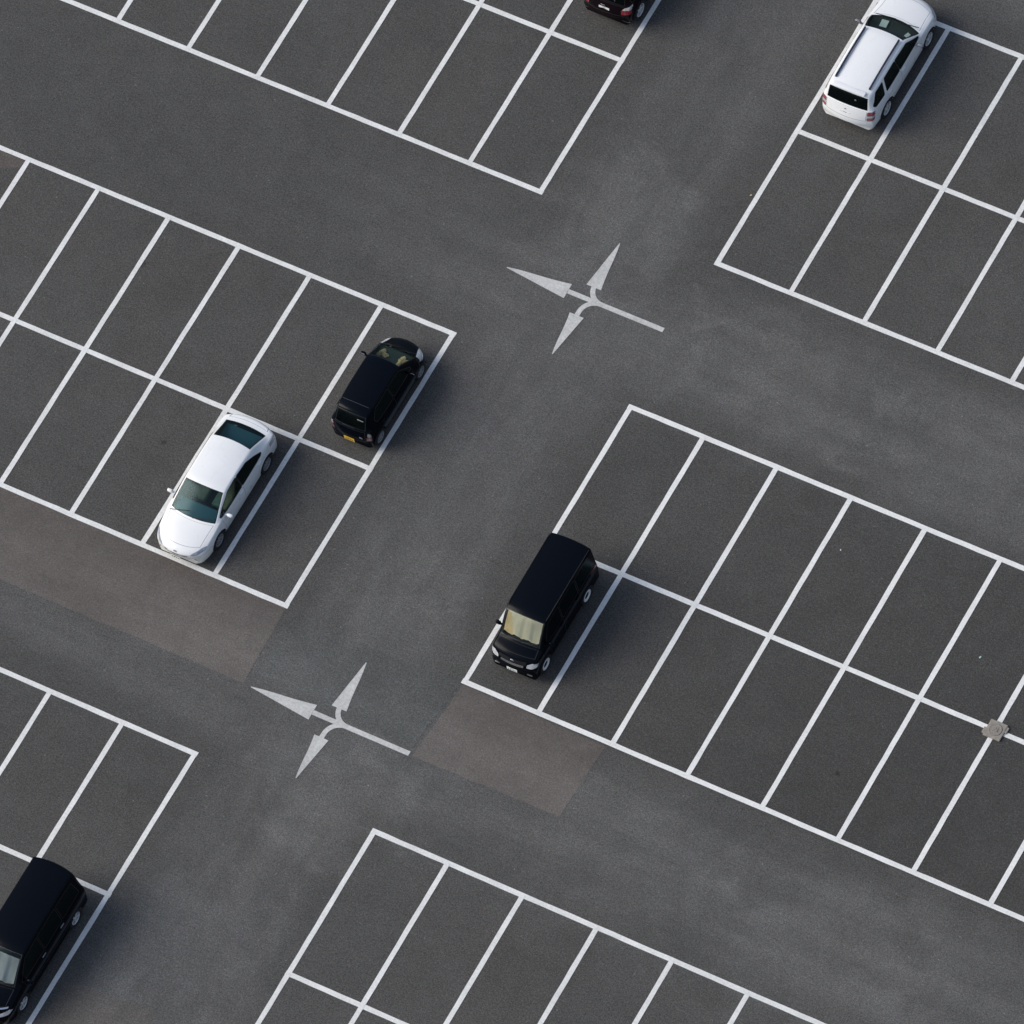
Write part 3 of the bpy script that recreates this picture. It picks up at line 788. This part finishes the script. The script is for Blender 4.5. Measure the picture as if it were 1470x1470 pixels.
van = dict(paint=B, seam=M['seam'], handle=B, r=.29, xf=1.25, xr=-1.17, wheel='steel', front_x=1.0, rear_x=1.5,
  st=[(1.89, .23, .46, .54, .60, .68, .58, .02, .13), (1.885, .19, .60, .68, .66, .715, .61, .02, .15), (1.82, .20, .76, .84, .68, .735, .64, .025, .15), (1.75, .20, .88, .965, .69, .745, .655, .03, .14),
   (1.64, .20, .95, 1.04, .69, .748, .665, .03, .12), (1.37, .20, .99, 1.115, .69, .748, .65, .04, .10), (1.29, .20, 1.0, 1.15, .69, .75, .65, .04, .07), (1.04, .20, 1.01, 1.48, .69, .75, .65, .04, .055),
   (.80, .20, 1.02, 1.76, .69, .75, .64, .045, .045), (.58, .20, 1.03, 1.83, .69, .75, .645, .05, .02), (-.40, .20, 1.03, 1.86, .69, .75, .65, .05, 0), (-1.40, .20, 1.03, 1.85, .69, .748, .65, .05, -.02),
   (-1.90, .21, 1.03, 1.82, .68, .742, .64, .045, -.04), (-1.925, .21, 1.03, 1.72, .68, .74, .64, .05, -.05), (-1.93, .22, 1.0, 1.12, .68, .738, .64, .045, -.06), (-1.935, .22, .94, 1.05, .67, .735, .62, .04, -.07), (-1.94, .25, .58, .67, .65, .72, .60, .03, -.10), (-1.945, .26, .44, .51, .58, .66, .52, .02, -.11)],
  ws=(6, 8, .91, M['glass_clear']), rw=(13, 14, .91, M['glass_dark']), bonnet=(4, 5, .93), boot=(15, 16, .93), boot_name='tailgate',
  side_win=[([(1.02, 1.05), (.70, 1.63), (.12, 1.68), (.12, 1.05)], M['glass_dark'], 0), ([(.05, 1.05), (.05, 1.68), (-.80, 1.68), (-.80, 1.05)], M['glass_dark'], 1), ([(-.88, 1.05), (-.88, 1.67), (-1.62, 1.65), (-1.66, 1.06)], M['glass_dark'], None)],
  pillars=[], doors=[[(.85, .26), (.98, 1.03), (.09, 1.03), (.09, .26)], [(.075, .26), (.075, 1.03), (-.84, 1.03), (-.84, .26)]],
  lamps=[('headlight', M['lamp'], [(.45, .76), (.46, .85), (.60, .92), (.73, .89), (.73, .78), (.60, .74)], 1), ('tail_light', M['red'], [(.60, .70), (.60, 1.0), (.73, 1.0), (.73, .70)], -1)],
  front_parts=[('grille', M['trim'], [(-.43, .83), (-.43, .93), (.43, .93), (.43, .83)], 1), ('grille_bar', M['chrome'], [(-.36, .745), (-.36, .815), (.36, .815), (.36, .745)], 1)],
  cab=(1.15, -1.7), dash=(1.12, 1.00, M['trim']), seats=[(.35, .32, .46), (.35, -.32, .46), (-.7, 0, 1.1)], seat_mat=M['seat_dark'], seat_z=.6,
  mirrors=[(.98, .74, 1.10, (.12, .16, .17))], plates=[(1.892, .0, .50, .33, .12, M['plate_w'], 1, M['plate_ink'], -6)],
  extras=[('emblem', M['chrome'], badge(1.795, 0, .88, 1, .085)), *[('fog_lamp', M['satin'], lambda b, s=s: bm_box(b, (1.815, s * .52, .42), (.03, .16, .04), .01)) for s in (1, -1)],
   *[('rain_gutter', M['trim'], lambda b, s=s: bm_box(b, (-.55, s * .63, 1.812), (2.5, .018, .018), .005)) for s in (1, -1)], ('wiper_blade', M['trim'], wipers(1.29, 1.12, .3, .8, 1.0))])

mini = dict(rear_nx=-.15, paint=B, seam=M['seam'], handle=M['satin'], r=.31, xf=1.37, xr=-1.55, wheel='alloy', front_x=1.3, rear_x=1.8,
  st=[(2.30, .23, .42, .50, .52, .62, .50, .02, .28), (2.285, .22, .55, .64, .70, .76, .62, .02, .33), (2.21, .20, .70, .80, .76, .81, .66, .03, .34), (2.06, .20, .84, .93, .78, .835, .69, .04, .30),
   (1.76, .20, .95, 1.04, .79, .845, .70, .045, .21), (1.50, .20, 1.0, 1.12, .79, .848, .71, .05, .16), (1.43, .20, 1.02, 1.16, .79, .85, .71, .05, .14), (1.0, .20, 1.04, 1.50, .79, .85, .665, .05, .11),
   (.66, .20, 1.05, 1.75, .79, .85, .645, .05, .08), (.40, .20, 1.05, 1.82, .79, .85, .645, .05, .04), (-.60, .20, 1.06, 1.85, .79, .85, .645, .05, 0), (-1.60, .20, 1.07, 1.85, .79, .848, .64, .05, -.03),
   (-2.21, .21, 1.07, 1.835, .78, .84, .645, .045, -.13), (-2.26, .21, 1.07, 1.73, .78, .838, .64, .05, -.14), (-2.32, .22, 1.05, 1.16, .77, .835, .67, .05, -.12), (-2.33, .22, .98, 1.09, .77, .83, .68, .045, -.13), (-2.35, .25, .64, .74, .74, .81, .66, .03, -.17), (-2.36, .26, .46, .55, .66, .73, .58, .02, -.18)],
  ws=(6, 8, .91, M['glass_clear']), rw=(13, 14, .91, M['glass_dark']), bonnet=(3, 5, .93), boot=(15, 16, .93), boot_name='tailgate',
  side_win=[([(1.12, 1.09), (.60, 1.60), (-.02, 1.67), (-.02, 1.09)], M['glass_dark'], 0), ([(-.09, 1.09), (-.09, 1.67), (-1.02, 1.67), (-1.02, 1.10)], M['glass_dark'], 1), ([(-1.10, 1.10), (-1.10, 1.67), (-1.92, 1.63), (-2.0, 1.13)], M['glass_dark'], None)],
  pillars=[], doors=[[(.98, .28), (1.08, 1.05), (-.05, 1.06), (-.05, .28)], [(-.065, .28), (-.065, 1.06), (-1.06, 1.07), (-1.06, .28)]],
  lamps=[('headlight', M['lamp'], [(.46, .62), (.48, .72), (.76, .80), (.82, .76), (.76, .66)], 1), ('tail_light', M['lamp_clear'], [(.81, 1.0), (.81, 1.13), (.86, 1.13), (.86, 1.0)], -1)],
  front_parts=[('grille', M['trim'], [(-.42, .60), (-.42, .71), (.42, .71), (.42, .60)], 1), ('bumper_trim', M['chrome'], [(.36, .855), (.36, .885), (.72, .885), (.72, .85)], 1), ('bumper_trim', M['chrome'], [(-.36, .855), (-.36, .885), (-.72, .885), (-.72, .85)], 1)],
  cab=(1.3, -2.0), dash=(1.30, 1.02, M['trim']), seats=[(.45, .38, .5), (.45, -.38, .5), (-.6, 0, 1.3), (-1.5, 0, 1.3)], seat_mat=M['seat_dark'], seat_z=.55,
  mirrors=[(1.0, .84, 1.12, (.12, .2, .17))], plates=[(2.31, 0, .42, .33, .15, M['plate_w'], 1, M['plate_ink'], 0)],
  extras=[('wiper_blade', M['trim'], wipers(1.43, 1.15, .6, .8, 1.2)), *[('side_moulding', M['trim'], lambda b, s=s: bm_box(b, (-.3, s * .853, .58), (1.9, .012, .02), .004)) for s in (1, -1)]])

wagon = dict(rear_nx=-.15, paint=M['white'], seam=M['seam_w'], handle=M['white'], r=.33, xf=1.31, xr=-1.28, wheel='alloy', front_x=1.2, rear_x=1.5,
  st=[(2.25, .30, .50, .59, .50, .58, .48, .02, .28), (2.235, .28, .61, .70, .68, .74, .60, .02, .33), (2.16, .28, .73, .81, .76, .83, .68, .03, .34), (2.0, .26, .84, .90, .79, .87, .72, .03, .31),
   (1.6, .26, .91, .98, .80, .893, .74, .04, .23), (1.22, .26, .965, 1.045, .80, .90, .79, .045, .20), (1.14, .26, .98, 1.07, .80, .90, .80, .05, .20), (.76, .26, 1.0, 1.31, .80, .90, .755, .055, .15),
   (.43, .26, 1.01, 1.48, .80, .90, .70, .055, .10), (.18, .26, 1.015, 1.53, .80, .90, .69, .06, .05), (-.50, .26, 1.02, 1.55, .80, .90, .685, .06, 0), (-1.30, .26, 1.02, 1.54, .80, .895, .68, .06, -.04),
   (-1.73, .27, 1.02, 1.515, .80, .88, .66, .055, -.07), (-1.83, .27, 1.02, 1.44, .79, .872, .655, .05, -.09), (-2.02, .28, .99, 1.09, .79, .85, .69, .045, -.12), (-2.06, .28, .94, 1.04, .79, .845, .69, .04, -.13), (-2.15, .29, .78, .87, .78, .835, .68, .03, -.17), (-2.25, .285, .58, .66, .75, .82, .66, .03, -.24), (-2.27, .29, .46, .55, .69, .76, .58, .02, -.25)],
  fb=((5, .905), (5.6, .94), (6.5, .94), (8, .80), (12, .80), (13, .90)), ws=(6, 8, .91, M['glass_teal']), rw=(13, 14, .93, M['glass_dark']), bonnet=(3, 5, .93), boot=(15, 16.6, .93), boot_name='tailgate',
  side_win=[([(.88, 1.05), (.34, 1.37), (-.32, 1.41), (-.32, 1.05)], M['glass_dark'], 0), ([(-.36, 1.05), (-.36, 1.41), (-.98, 1.40), (-1.12, 1.05)], M['glass_dark'], 1), ([(-1.27, 1.06), (-1.12, 1.39), (-1.50, 1.38), (-1.80, 1.13), (-1.74, 1.07)], M['glass_dark'], None)],
  pillars=[[(-.31, 1.06), (-.37, 1.06), (-.37, 1.40), (-.31, 1.40)]], doors=[[(.82, .36), (.90, 1.02), (-.33, 1.02), (-.33, .36)], [(-.345, .36), (-.345, 1.02), (-1.15, 1.02), (-.90, .66), (-.84, .36)]],
  lamps=[('headlight', M['lamp'], [(.46, .64), (.48, .76), (.76, .82), (.84, .78), (.78, .66)], 1), ('tail_light', M['pink'], [(.67, .70), (.66, .80), (.86, .80), (.86, .70)], -1), ('reversing_light', M['lamp_clear'], [(.665, .82), (.66, .87), (.88, .87), (.88, .82)], -1), ('brake_light', M['pink2'], [(.66, .89), (.67, 1.0), (.82, 1.0), (.85, .89)], -1)],
  front_parts=[('grille', M['satin'], [(-.36, .60), (-.36, .70), (.36, .70), (.36, .60)], 1)],
  cab=(1.05, -1.8), dash=(.92, .99, M['cabin']), seats=[(.15, .36, .48), (.15, -.36, .48), (-.8, 0, 1.2)], seat_mat=M['seat_grey'],
  mirror_mat=M['satin'], mirrors=[(.62, .88, 1.06, (.12, .21, .13))], plates=[(-2.165, 0, .80, .34, .16, M['plate_w'], -1, M['plate_ink'], 12)],
  extras=[*[('roof_rail', M['rail'], roof_rails(.30, -1.55, s * .55, 1.525)) for s in (1, -1)], ('emblem', M['satin'], badge(-2.105, 0, .95, -1, .05)), ('wiper_blade', M['trim'], wipers(1.13, 1.06, .6, .5, 1.2)), ('rear_wiper', M['satin'], lambda b: bm_box(b, (-1.93, -.28, 1.33), (.03, .05, .05), .01)),
   ('tailgate_spoiler', M['white'], lambda b: bm_box(b, (-1.76, 0, 1.525), (.16, 1.04, .035), .014))])

def scaled(st, kx, ky, kz): return [(p[0] * kx, p[1] * kz, p[2] * kz, p[3] * kz, p[4] * ky, p[5] * ky, p[6] * ky, p[7], p[8] * kx) for p in st]
suv = dict(wagon); suv.update(paint=M['plum'], seam=M['seam'], handle=M['plum'], mirror_mat=M['plum'], st=scaled(wagon['st'], .93, .935, 1.0), xf=1.25, xr=-1.38,
  lamps=[('headlight', M['lamp'], [(.46, .64), (.48, .76), (.70, .82), (.78, .78), (.72, .66)], 1), ('tail_light', M['red'], [(.54, .75), (.53, .90), (.80, .90), (.82, .75)], -1), ('reversing_light', M['lamp_clear'], [(.55, .905), (.62, .985), (.80, 1.03), (.80, .905)], -1)],
  ws=(6, 8, .91, M['glass_dark']), front_parts=[('bumper_trim', M['satin'], [(-.76, .40), (-.76, .43), (.76, .43), (.76, .40)], -1)],
  side_win=[([(.82, 1.05), (.32, 1.37), (-.30, 1.41), (-.30, 1.05)], M['glass_dark'], 0), ([(-.34, 1.05), (-.34, 1.41), (-.92, 1.40), (-1.05, 1.05)], M['glass_dark'], 1), ([(-1.18, 1.06), (-1.04, 1.39), (-1.40, 1.38), (-1.66, 1.13), (-1.6, 1.07)], M['glass_dark'], None)],
  doors=[[(.76, .36), (.84, 1.02), (-.31, 1.02), (-.31, .36)], [(-.325, .36), (-.325, 1.02), (-1.08, 1.02), (-1.0, .70), (-.93, .36)]], pillars=[],
  mirrors=[(.58, .82, 1.06, (.12, .2, .13))], plates=[(-2.02, 0, .80, .34, .17, M['plate_w'], -1, M['plate_ink'], 12)],
  cab=(1.0, -1.7), seat_mat=M['seat_dark'],
  extras=[('rear_wiper', M['satin'], lambda b: bm_box(b, (-1.83, -.30, 1.20), (.03, .03, .20), .01)), *[('reflector', M['satin'], lambda b, s=s: bm_box(b, (-1.99, s * .44, .50), (.03, .16, .03), .008)) for s in (1, -1)], ('plate_lamp', M['satin'], lambda b: bm_box(b, (-1.97, .05, .925), (.03, .14, .025), .008))])

FWD, BACK = rad(90), rad(-90)           # nose up the bay, nose down the bay
sedan_o = make_car('sedan_car', sedan, (10.75, -7.55, 0), BACK, 'white sedan with green-tinted windows, nose to the brown asphalt', 'car')
kei_o = make_car('hatchback_car', kei, (13.42, -2.80, 0), FWD, 'small black hatchback with a yellow licence plate', 'car')
van_o = make_car('micro_van', van, (21.27, -7.23, 0), BACK, 'short black van with pale steel wheels and a cream sunshade behind its windscreen', 'van')
mini_o = make_car('minivan', mini, (13.10, -22.67, 0), BACK, 'long black minivan with silver alloy wheels and a pale reflecting windscreen', 'minivan')
wagon_o = make_car('estate_car', wagon, (21.33, 13.0, 0), FWD, 'white estate car with dark roof rails', 'car')
suv_o = make_car('dark_estate_car', suv, (13.25, 13.12, 0), FWD, 'dark plum car with red tail lights and a white licence plate', 'car')

# a sunshade, an added reflection sheet and papers lying behind windscreens
def screen_sheet(st, t0, t1, fm, inset, wav, mat_fn, name, label, cat, car, split=None):
    xs = list(range(len(st))); cols = [[p[k] for p in st] for k in range(9)]; W = max(p[5] for p in st)
    b = bmesh.new(); n, m_ = 12, 24; rows = []
    for i in range(n + 1):
        t = t0 + (t1 - t0) * i / n; p = [hermite(xs, c, t) for c in cols]; row = []
        for j in range(m_ + 1):
            f = -fm + 2 * fm * j / m_; y = p[6] * f; z = p[3] - p[7] * f * f
            x = p[0] - p[8] * (abs(y) / W) ** 2.2
            low = (i / n) 
            d = inset + wav * (.5 + .5 * math.sin(j * 1.05)) 
            zz = z - d * .8 + (0.035 * math.sin(j * .8 + 1) + .02 * math.sin(j * 1.9)) * (1 - low)
            row.append(b.verts.new((x - d, y, zz)))
        rows.append(row)
    for i in range(n):
        for j in range(m_):
            fc = b.faces.new((rows[i][j], rows[i + 1][j], rows[i + 1][j + 1], rows[i][j + 1])); fc.smooth = True
            if split is not None and j < split - i * .35: fc.material_index = 1
    bmesh.ops.solidify(b, geom=b.faces[:], thickness=.006)
    o = obj(name, b, mat_fn); o.location = car.location; o.rotation_euler = car.rotation_euler
    tag(o, label, cat); return o
screen_sheet(van['st'], 6.28, 7.9, .87, .035, .005, [M['shade_cream'], M['shade_yellow']], 'sunshade', 'cream and yellow folding sunshade filling the windscreen of the short black van', 'sunshade', van_o, 6)
screen_sheet(mini['st'], 6.15, 7.6, .86, .04, .01, [M['reflection_grey']], 'sunshade', 'pale grey sheet imitating the reflection in the windscreen of the black minivan', 'sunshade', mini_o)  # sheet added to imitate the whitish reflection in the minivan windscreen
def sheet(car, x, y, z, w, h, rot, tilt, label):
    b = bmesh.new(); bm_box(b, (0, 0, 0), (h, w, .004), .001); 
    for v in b.verts: v.co.z += .06 * (v.co.x) ** 2
    o = obj('paper_sheet', b, M['paper']); 
    o.matrix_world = Matrix.Translation(car.location) @ Matrix.Rotation(car.rotation_euler.z, 4, 'Z') @ Matrix.Translation((x, y, z)) @ Matrix.Rotation(rad(rot), 4, 'Z') @ Matrix.Rotation(rad(tilt), 4, 'Y')
    tag(o, label, 'paper')
sheet(wagon_o, .88, .30, 1.035, .22, .26, 6, 4, 'larger white paper sheet lying on the dashboard of the white estate car')
sheet(wagon_o, .80, -.50, 1.03, .12, .16, -20, 4, 'small white paper slip at the windscreen corner of the white estate car')

def crumpled(car, x, y, z, s, rot, label, seed):
    rnd = random.Random(seed); b = bmesh.new(); n, m_ = 9, 16; rows = []
    for i in range(n):
        row = []
        for j in range(m_):
            a = 2 * math.pi * j / m_; q = i / (n - 1)
            rr = s * q * (1 + .28 * math.sin(3 * a + seed) + .18 * math.sin(5 * a + 2 * seed))
            row.append(b.verts.new((rr * math.cos(a) * .75, rr * math.sin(a), .05 * (1 - q * q) + rnd.uniform(0, .045) * (1 - .3 * q) * (q > 0))))
        rows.append(row)
    for i in range(n - 1):
        for j in range(m_): b.faces.new((rows[i][j], rows[i + 1][j], rows[i + 1][(j + 1) % m_], rows[i][(j + 1) % m_]))
    bmesh.ops.remove_doubles(b, verts=b.verts[:], dist=.0005)
    bmesh.ops.recalc_face_normals(b, faces=b.faces[:]); bmesh.ops.solidify(b, geom=b.faces[:], thickness=.012)
    o = obj('crumpled_cloth', b, M['seat_tan']); smooth(o, rad(50))
    o.matrix_world = Matrix.Translation(car.location) @ Matrix.Rotation(car.rotation_euler.z + rad(rot), 4, 'Z') @ Matrix.Rotation(-rad(rot), 4, 'Z') @ Matrix.Translation((x, y, z)) @ Matrix.Rotation(rad(rot), 4, 'Z')
    tag(o, label, 'cloth', 'tan cloths on the dashboard of the black hatchback')
crumpled(kei_o, .97, .34, .90, .17, 0, 'duller tan crumpled cloth on the dashboard by the wing mirror side of the black hatchback', 1)
crumpled(kei_o, .96, -.32, .90, .19, 40, 'brighter orange-tan crumpled cloth on the dashboard beside the bright headlight of the black hatchback', 2)

scrap(19.86, 7.65, .04, M['litter_y'], 'yellow litter scrap lying in the cross lane just outside the empty bays')
scrap(32.86, -3.04, .045, M['litter_c'], 'pale green litter scrap in the bay above the drain cover')
scrap(27.7, -1.63, .028, M['paper'], 'white litter scrap in an empty bay with dark asphalt, far from the cars')

# ------------------------------------------------------------------ light, sky, camera
SUN_EL, SHAD = 36.0, (0.913, 0.408)
w = bpy.data.worlds.new("World"); scene.world = w; w.use_nodes = True
t = NT(w.node_tree); w.node_tree.nodes.clear()
sky = t.n('ShaderNodeTexSky'); sky.sky_type = 'NISHITA'; sky.sun_disc = False
sky.sun_elevation = rad(SUN_EL)
sd = Vector((-SHAD[0], -SHAD[1]))                           # towards the sun
sky.sun_rotation = math.atan2(sd.x, sd.y)
sky.air_density = 1.0; sky.dust_density = 2.0; sky.ozone_density = 1.0
bg = t.n('ShaderNodeBackground'); 
hs = t.n('ShaderNodeHueSaturation'); hs.inputs['Saturation'].default_value = .78; t.link(sky.outputs[0], hs.inputs['Color'])
tc = t.n('ShaderNodeTexCoord'); sp = t.n('ShaderNodeSeparateXYZ'); t.link(tc.outputs['Generated'], sp.inputs[0])
ov = t.mapr(sp.outputs[2], 0, .9, .32, 1.0)                 # an overcast sky is a third as bright at the horizon as overhead
t.link(t.mix(1.0, hs.outputs[0], ov, 'MULTIPLY'), bg.inputs[0]); bg.inputs[1].default_value = .118
wo = t.n('ShaderNodeOutputWorld'); t.link(bg.outputs[0], wo.inputs[0])
L = bpy.data.lights.new('sun', 'SUN'); L.energy = 1.5; L.angle = rad(42); L.color = (1.0, .95, .85)
so = bpy.data.objects.new('sun', L); COL.objects.link(so)
dirv = Vector((sd.x * math.cos(rad(SUN_EL)), sd.y * math.cos(rad(SUN_EL)), math.sin(rad(SUN_EL))))
so.rotation_euler = dirv.to_track_quat('Z', 'Y').to_euler(); so.location = (0, 0, 60)

KS = .95
R = [[0.8690264371552577, 0.4786474966820322, -0.1252582350393524], [-0.36275352607595346, 0.7885596644090461, 0.4965717823098803], [0.33645643231273226, -0.38609614034197826, 0.858910262814643]]
cam = bpy.data.cameras.new('camera'); cam.sensor_width = 36; cam.sensor_fit = 'HORIZONTAL'; cam.lens = 36 * 9.628747878895407; cam.clip_start = 10; cam.clip_end = 3000
co = bpy.data.objects.new('camera', cam); COL.objects.link(co)
co.matrix_world = Matrix.Translation((118.41054408738444 * KS, -118.06273569079168 * KS, 252.2351732846447 * KS)) @ Matrix(R).transposed().to_4x4()
scene.camera = co
vs = scene.view_settings; vs.view_transform = 'Standard'; vs.look = 'None'; vs.exposure = 0.80; vs.gamma = 1.0; vs.use_curve_mapping = False
